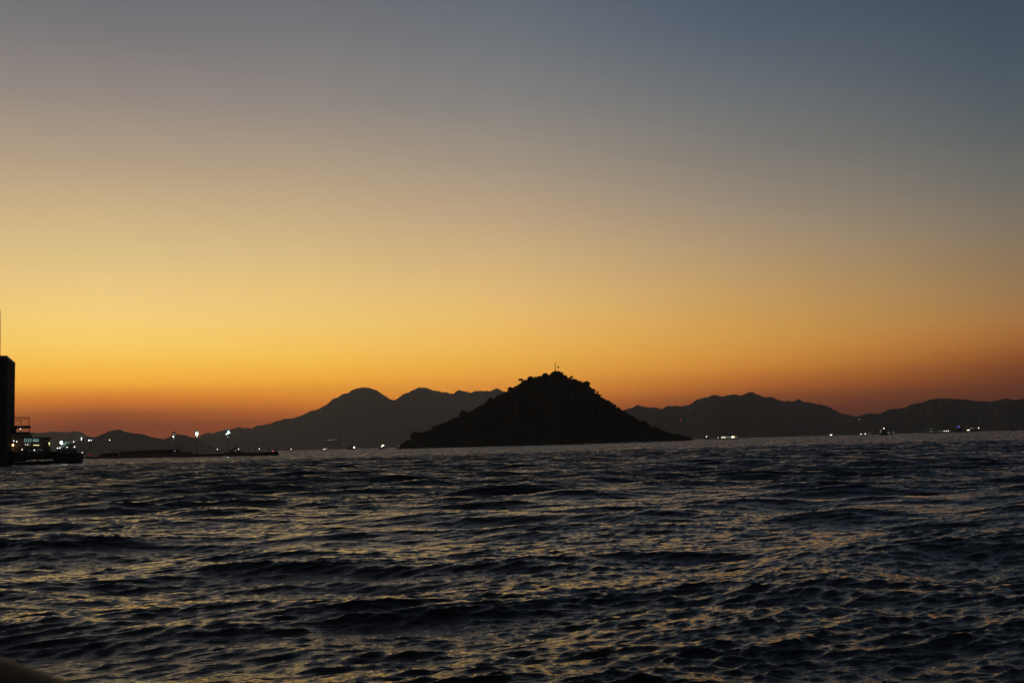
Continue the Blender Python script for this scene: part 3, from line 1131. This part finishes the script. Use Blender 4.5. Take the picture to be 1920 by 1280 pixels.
# sheds right of warehouse
for px0, px1, yt, lb in ((302.5, 313, 850.5, 'low shed stepping down from the right end of the dark warehouse'),
                         (316.5, 335, 848.2, 'small dark hut under the light mast with the square top box'),
                         (337.5, 343, 849.3, 'little dark box hut at the left end of the railing')):
    q0, q1 = bw(px0) - bn * 3, bw(px1) - bn * 3
    t = empty('quay_hut', (q0.x, q0.y, QZ), False)
    tag(t, lb, 'hut')
    e = q1 - q0
    h = max((horizon_y(px0) - yt) * qs(px0) + CAM_H - QZ, 1.2)
    dp = -bn * 5
    MB().prism([(v.x, v.y) for v in (e * 0, e, e + dp, dp)], 0, h).build('wall', M_DARKCONC, t)
    m_ = e.normalized() * .4
    MB().prism([(v.x, v.y) for v in (-m_ - dp * .08, e + m_ - dp * .08, e + m_ + dp * 1.08, dp * 1.08 - m_)], h + .01, h + .35).build('roof', M_CONC, t)
    ww = e * .3
    MB().prism([(v.x, v.y) for v in (ww + bn * .08, ww * 1.6 + bn * .08, ww * 1.6 + bn * .01, ww + bn * .01)], 0.02, min(2.0, h * .8)).build('door', M_STEEL, t)

for px, py, w, h, lb in ((194, 850.3, 11, 6, 'leftmost low bushy tree at the foot of the breakwater, beside the red lamps'),
                         (203, 849.2, 12, 7, 'second low tree in the clump left of the dark warehouse'),
                         (211, 848.3, 12, 8, 'tallest tree in the clump left of the dark warehouse'),
                         (217, 848.8, 9, 7, 'tree touching the left end wall of the dark warehouse')):
    tree(px, py, bw_D(px), h, w, lb, 'trees left of the warehouse', 0, .95, base_z=QZ)

# parked lorry with two red tail lights
px = 169
s = qs(px)
t = empty('parked_lorry', quay(px))
tag(t, 'dark lorry with two red tail lamps parked at the left end of the breakwater', 'lorry')
MB().box(-5.5 * s, 2.5 * s, -1.2, 1.2, .9, 4.2 * s).build('cargo_box', M_RUST, t)
MB().box(2.7 * s, 5 * s, -1.1, 1.1, .8, 3.2 * s).build('cab', M_HULL, t)
for x in (-4, -1.5, 3.6):
    MB().tube((x * s, -1.25, .5), (x * s, -.85, .5), .5, .5, 12).build('wheel', M_STEEL, t)
for x in (-3, 2.2):
    lamp(t, x * s, -1.3, 3.4 * s, .62 * s, G_RED, 'tail_lamp')

# railing made of posts and rails along the breakwater
for x0, x1, n, lb in ((337, 363, 11, 'left stretch of pale quay railing, between the square topped mast and the brightest mast'),
                      (374, 412, 15, 'right stretch of pale quay railing, right of the brightest mast')):
    q0 = quay(x0, -2.2)
    t = empty('quay_railing', q0, False)
    tag(t, lb, 'railing')
    for k in range(n):
        q = quay(x0 + (x1 - x0) * k / (n - 1), -2.2) - q0
        MB().box(q.x - .09, q.x + .09, q.y - .09, q.y + .09, 0, 1.25).build('post', M_CABIN, t)
    e = quay(x1, -2.2) - q0
    for zz in (.6, 1.2):
        MB().tube((0, 0, zz), (e.x, e.y, zz), .05, .05, 6).build('rail', M_CABIN, t)
# bollards at the far end
for px, hh, lb in ((465.5, 1.6, 'first stout post on the breakwater right of the workboat'),
                   (478, 1.8, 'stout post midway between the workboat and the lamp post'),
                   (504, 1.7, 'stout post left of the red beacon lamp'),
                   (517, 2.0, 'stout post on the very tip of the breakwater')):
    t = empty('mooring_post', quay(px, 0))
    tag(t, lb, 'post', 'mooring posts near the tip of the breakwater')
    MB().tube((0, 0, 0), (0, 0, hh), .38, .32, 8).build('shaft', M_STEEL, t)
    MB().box(-.5, .5, -.5, .5, hh + .005, hh + .25).build('cap', M_STEEL, t)


def small_lamp_post(px, py, r, m, label, name='lamp_post', group='small lamp posts on the breakwater'):
    s = qs(px)
    t = empty(name, quay(px, 1.0))
    tag(t, label, 'lamp post', group)
    H = (horizon_y(px) - py) * s + CAM_H - QZ
    MB().tube((0, 0, 0), (0, 0, H), .12, .09, 6).build('post', M_STEEL, t)
    MB().box(-.5, .5, -.12, .12, H + .005, H + .15).build('arm', M_STEEL, t)
    lamp(t, 0, -.2, H, r * s, m)
    return t


small_lamp_post(328, 844.8, .9, G_DIM, 'small dim lamp post below the mast with the square top box')
small_lamp_post(388, 840.5, .7, G_FAINT, 'faintest small lamp post, right of the brightest mast')
small_lamp_post(407.5, 842.0, 1.1, G_WHITE, 'small white lamp post at the right end of the railing')
small_lamp_post(486.4, 841.0, 1.2, G_WHITE, 'lamp post with a bright and a dim lamp near the breakwater tip')
small_lamp_post(490.4, 843.2, .6, G_FAINT, 'short dim lamp post just right of the bright one near the tip')
small_lamp_post(166.6, 827, 1.1, G_MID, 'tall lamp post above the lorry, left one of a close pair', group='tall lamp posts at the left end of the breakwater')
small_lamp_post(171.0, 826.8, 1.3, G_WHITE, 'tall lamp post above the lorry, right and brighter one of a close pair', group='tall lamp posts at the left end of the breakwater')
small_lamp_post(205.3, 826.3, 1.2, G_WHITE, 'tall single lamp post rising from the trees left of the warehouse', group='tall lamp posts at the left end of the breakwater')
small_lamp_post(511.5, 845, 1.1, G_RED, 'red beacon lamp on a short post near the tip of the breakwater', 'beacon_post', None)

# workboat behind the breakwater
vessel('workboat', 'dark workboat with a stepped wheelhouse behind the right part of the breakwater', 'boat', 440, bw_D(440) + 26, 40, 8.2,
       houses=((-9, 10, 8.3, 12.5), (-3, 6, 12.8, 16.3), (0, 4, 16.5, 18.2)), masts=((2, 18.3, 22), (-12, 8.3, 13)),
       lamps=((6.8, 13.2, 1.2, G_WHITE), (1.2, 10.4, .8, G_DIM), (-2.5, 15.6, .4, G_FAINT), (-21.2, 7.0, .8, G_RED)), bow=1, width=14)

# ------------------------------------------------------------------ boats out on the water
vessel('small_boat', 'tiny boat with one lamp just right of the breakwater tip', 'boat', 545, 3000, 8, 2, houses=((-1, 2, 2.1, 4),),
       masts=((0, 4, 6.5),), lamps=((.8, 5.0, 1.1, G_WHITE), (-3.6, 2.2, .7, G_FAINT)))
vessel('small_boat', 'dark boat with a cluster of white lamps below the big left mountain', 'boat', 609.5, 3000, 12, 2.4, houses=((-4, 4, 2.5, 4.6),),
       lamps=((-2, 3.2, 1.2, G_WHITE), (2.6, 4.2, 1.1, G_DIM), (-4.2, 4.6, .5, G_DIM), (1, 3.4, .7, G_WHITE)))
vessel('fishing_boat', 'dark fishing boat with one very bright white lamp at its right end', 'boat', 659, 3200, 15, 3, houses=((-5, 0, 3.1, 6.5),),
       masts=((-2, 6.6, 9), (5.2, 3.1, 7)), lamps=((5.2, 5.0, 1.7, G_MID), (5.0, 7.6, .6, G_DIM)))
vessel('fishing_boat', 'boat with bright yellow lamps nearest the left foot of the island', 'boat', 717.5, 3000, 15, 2.4, houses=((-5, 3, 2.5, 5.6),),
       masts=((1, 5.7, 9),), lamps=((1.5, 7.6, 1.5, G_WARM), (-.6, 7.4, 1.2, G_WARM), (-1.8, 5.0, 1.4, G_WHITE), (7.4, 8.8, .5, G_FAINT)))
vessel('small_boat', 'unlit speck of a boat between the breakwater tip and the lamp cluster', 'boat', 570, 3300, 4, 1.4, houses=((-.8, .8, 1.5, 2.6),), lamps=((0, 3.4, .45, G_FAINT),))
vessel('small_boat', 'small dark boat with a tall double lamp at the tip of the island spit', 'boat', 1326, 2900, 7, 2.2, houses=((-1.5, 2, 2.3, 4.4),),
       masts=((-.6, 4.5, 8),), lamps=((-.3, 7.6, 1.0, G_WHITE), (-1.6, 6.3, 1.0, G_WHITE)))
vessel('passenger_ferry', 'long lit passenger ferry with a row of pale and yellow windows right of the island', 'ferry', 1363, 3400, 42, 2.0,
       houses=((-19, 19, 2.1, 7.2), (-10, 8, 7.4, 9.6)), masts=((-8, 9.8, 15), (14, 7.4, 9)),
       windows=((-10, -1.5, 3.0, 5.9, 6, G_PANE), (.2, 6, 3.0, 5.8, 4, G_TEAL), (8, 14, 3.0, 6.2, 4, glow('bright_ferry_window', (1, .93, .6), 2.6)), (-16.5, -15, 3, 5.4, 1, G_PANE),
                (15, 18.5, 3.2, 5.6, 3, glow('amber_ferry_window', (1, .85, .4), .35))), width=12)
vessel('small_boat', 'dim single lamp boat just right of the long lit ferry', 'boat', 1391, 4200, 5, 1.6, houses=((-1, 1, 1.7, 3.2),), lamps=((0, 4.6, .8, G_FAINT),))
vessel('small_boat', 'faint boat with one lamp farther left of the bright white boat', 'boat', 1501.5, 4300, 6, 1.6, houses=((-1, 2, 1.7, 3),), lamps=((-1, 4.2, .8, G_FAINT),))
vessel('small_boat', 'faint boat with a high lamp between two pale boats right of centre', 'boat', 1523, 4500, 6, 1.6, houses=((-1, 2, 1.7, 3),),
       masts=((0, 3.1, 8.6),), lamps=((.6, 8.2, .8, G_FAINT),))
vessel('small_boat', 'bright white boat with a wide lamp, left of the tall dark ship', 'boat', 1558, 3800, 11, 1.8, houses=((-3, 3, 1.9, 3.6),),
       lamps=((-.6, 3.0, 1.5, G_WHITE), (.9, 3.1, 1.3, G_WHITE), (3.2, 3.2, .6, G_DIM), (-3.8, 2.8, .5, G_FAINT)))
vessel('small_boat', 'boat showing two equal white lamps side by side, left of the tall ship', 'boat', 1618.5, 4000, 15, 1.8, houses=((-5, 5, 1.9, 3.2),),
       lamps=((-4, 3.0, 1.3, G_WHITE), (3.6, 3.2, 1.3, G_WHITE), (-1.9, 3.3, .8, G_DIM), (11.2, 4.8, .8, G_DIM)))
vessel('cargo_ship', 'tall dark ship in silhouette with one white masthead lamp', 'ship', 1658.5, 2600, 10, 4.6, houses=((-3.4, 3, 4.7, 8.2), (-2, 2, 8.4, 10.6)),
       masts=((0, 10.8, 14.5),), lamps=((-.8, 13.0, 1.4, G_WHITE),), width=9)
vessel('small_boat', 'small boat with two stepped lamps tucked left of the tall dark ship', 'boat', 1651.5, 3600, 5, 1.6, houses=((-1, 1.5, 1.7, 4),),
       lamps=((-.7, 6.2, 1.0, G_DIM), (1.2, 9.0, .7, G_DIM)))
vessel('small_boat', 'low boat with a line of faint lamps right of the tall dark ship', 'boat', 1670, 3600, 13, 1.5, houses=((-5, 5, 1.6, 3),),
       lamps=((-4.4, 4.2, .7, G_DIM), (-2.6, 4.4, .7, G_DIM), (1, 3.6, .4, G_FAINT), (4.6, 4.6, .9, G_DIM)))
vessel('passenger_ferry', 'low far ferry with a long dotted row of white lamps near the right edge', 'ferry', 1758, 4200, 46, 1.6,
       houses=((-20, 20, 1.7, 5.4), (-15, -4, 5.6, 9.0)),
       lamps=tuple((x, 4.2, r, m) for x, r, m in ((-18, .55, G_FAINT), (-16.4, .6, G_FAINT), (-13.5, .5, G_FAINT), (-10.2, .7, G_DIM), (-8.2, .6, G_FAINT), (-3, .6, G_FAINT),
                                                 (2.6, .6, G_DIM), (5.6, .6, G_FAINT), (7.4, .6, G_FAINT), (9.4, .85, G_DIM), (12, .9, G_WHITE), (14.6, .9, G_WHITE),
                                                 (17.8, 1.0, G_WHITE), (20.4, .4, G_FAINT))),
       windows=((-12.5, -6, 8.2, 8.9, 3, glow('dim_wheelhouse_window', (.7, .75, .75), .25)),), width=12)
vessel('passenger_ferry', 'far ship with a small blue lit sign on its left end', 'ship', 1800, 4400, 16, 2.0, houses=((-6, 5, 2.1, 7.5),),
       windows=((-4.0, 0.4, 10.2, 12.2, 2, G_BLUE),), masts=((-2, 7.6, 12.5),), lamps=((.2, 9.8, .6, glow('pale_blue_lamp', (.5, .5, 1), 1.2)),), width=9)
vessel('small_boat', 'boat with warm twin lamps and a pale lit cabin, right of the blue sign', 'boat', 1820, 4000, 30, 1.6, houses=((-8, 9, 1.7, 6.5),),
       masts=((11.5, 1.7, 8),), lamps=((-4.8, 4.6, 1.0, G_WARM), (-2.6, 4.8, 1.3, G_WHITE), (13.2, 7.8, 1.25, G_WHITE), (-6, 10, .7, G_FAINT), (9.6, 8.4, .5, G_FAINT)),
       windows=((-1, 5.5, 6.6, 8.6, 3, glow('dusty_lit_cabin', (.9, .6, .5), .22)),), width=9)
vessel('small_boat', 'faint unlit boat at the far right edge of the water', 'boat', 1900, 4300, 10, 1.7, houses=((-2, 2, 1.8, 3.6),), masts=((0, 3.7, 8),), lamps=((15.6 - 12, 7.2, .6, G_FAINT),))

# beacon on the island's left foot
p = at(748.3, 836.3, 2240)
t = empty('shore_beacon', (p.x, p.y, 0))
tag(t, 'small white light on a post at the left foot of the island', 'beacon')
MB().tube((0, 0, -1), (0, 0, p.z), .18, .12, 6).build('post', M_STEEL, t)
MB().box(-1, 1, -1, 1, -1, .7).build('footing', M_CONC, t)
lamp(t, 0, -.3, p.z, 1.2 * 2240 / FPX, G_DIM)


# lights on the far slopes: small houses and masts that stand there
def hill_light(px, py, which, r, m, label, name='hillside_house', cat='house'):
    p = on_slope(px, py + 1.0, which, 9000, 0)
    s = math.hypot(p.x, p.y) / FPX
    t = empty(name, p)
    tag(t, label, cat)
    if name == 'hillside_house':
        MB().box(-1.3 * s, 1.3 * s, 0, 2 * s, -s, 1.1 * s).build('wall', M_DARKCONC, t)
        MB().prism([(-1.5 * s, -.2 * s), (1.5 * s, -.2 * s), (1.5 * s, 2.2 * s), (-1.5 * s, 2.2 * s)], 1.12 * s, 1.6 * s,
                   [(-1.3 * s, .8 * s), (1.3 * s, .8 * s), (1.3 * s, 1.2 * s), (-1.3 * s, 1.2 * s)]).build('roof', M_DARKCONC, t)
        lamp(t, 0, -.6 * s, 1.0 * s, r * s, m)
    else:
        MB().tube((0, 0, -s), (0, 0, 1.5 * s), .1 * s, .08 * s, 6).build('pole', M_STEEL, t)
        lamp(t, 0, -.5 * s, 1.2 * s, r * s, m)
    return t


hill_light(1276.3, 787.3, 3, .95, G_RED, 'small red warning light on the slope right of the island', 'warning_mast', 'mast')
hill_light(1302.8, 788, 3, .8, G_FAINT, 'small house with a dim lamp right of the red warning light')
hill_light(1298.8, 787.3, 3, .5, G_FAINT, 'fainter house light between the red warning light and the dim lamp')
hill_light(1610.8, 787.3, 4, 1.0, G_DIM, 'house with a pale lamp high below the saddle between the right mountains')
hill_light(1354, 808.5, 3, .5, G_FAINT, 'faint house light on the shore slope above the long lit ferry')
hill_light(1404.5, 810, 3, .5, G_FAINT, 'faint house light on the shore right of the long lit ferry')

# lit shore terminal at the foot of the big mountain: a row of small lamps
px = 622
Df = 12300.0
s = Df / FPX
p = at(px, horizon_y(px), Df)
t = empty('shore_terminal', (p.x, p.y, 0))
tag(t, 'low far quay building with a dotted row of lamps under the big left mountain', 'building')
MB().box(-12 * s, 24 * s, 1, 60, -1, 19 * s).build('wall', mat('hazy_concrete', (.09, .09, .085), .9), t)
for x, r, m in ((-9.5, .6, G_FAINT), (-7.6, .5, G_FAINT), (-5.2, .7, G_FAINT), (-3, .9, G_DIM), (-1, .7, G_DIM), (1.2, .8, G_DIM), (3.4, .7, G_FAINT), (5.6, .5, G_FAINT), (8.6, .7, G_FAINT), (21, .8, G_FAINT)):
    lamp(t, x * s, -1, 18.6 * s + x * 0.03 * s, r * s, m)
for x, zz in ((18.8, 9.2), (23.4, 9.8)):
    lamp(t, x * s, -1, zz * s, .8 * s, G_FAINT)

# ------------------------------------------------------------------ rail of the boat we stand on
ZR = CAM_H - 0.31
RAD = 0.024


def rail_pt(px, py):
    v = ray(px, py)
    k = (ZR - CAM_H) / v.z
    return Vector((v.x * k, v.y * k, ZR))


A_ = rail_pt(-60 - 13, 1202 + 34)
B_ = rail_pt(128 - 13, 1278 + 34)
dr = (B_ - A_).normalized()
t = empty('boat_rail', A_ - Vector((0, 0, ZR - 2.0)), False)
tag(t, 'dark rounded boat rail, blurred, cutting across the bottom left corner', 'railing')
o0 = Vector(t.location)
mb = MB()
pts = []
for k in range(25):
    u = -2.2 + k * 0.19
    bend = -0.020 * (u - 0.2) ** 2
    q = A_ + dr * u + Vector((dr.y, -dr.x, 0)) * -bend - o0
    pts.append(q)
mb.sweep(pts, RAD, 32)
mb.build('handrail', M_RAIL, t, True)
for k in (0, 8, 16, 24):
    q = pts[k]
    MB().tube((q.x, q.y, -1.0), (q.x, q.y, q.z - RAD * .6), .022, .022, 12).build('stanchion', M_RAIL, t, True)
for zz in (0.45, 0.05):
    mb = MB()
    mb.sweep([(q.x, q.y, zz) for q in pts], .014, 10)
    mb.build('lower_rail', M_RAIL, t, True)

# ------------------------------------------------------------------ haze
mh = bpy.data.materials.new('haze_air')
mh.use_nodes = True
tt_ = mh.node_tree
tt_.nodes.clear()
pv = N(tt_, 'ShaderNodeVolumePrincipled')
pv.inputs['Color'].default_value = (0.66, 0.72, 0.84, 1)
pv.inputs['Density'].default_value = HAZE_DENSITY
pv.inputs['Anisotropy'].default_value = 0.55
om = N(tt_, 'ShaderNodeOutputMaterial')
tt_.links.new(pv.outputs[0], om.inputs['Volume'])
hz_ = MB().box(-HAZE_HALF, HAZE_HALF, -HAZE_HALF, HAZE_HALF, -5.0, HAZE_TOP).build('haze', mh)
tag(hz_, 'thin dusk haze over the whole strait', 'haze', kind='stuff')
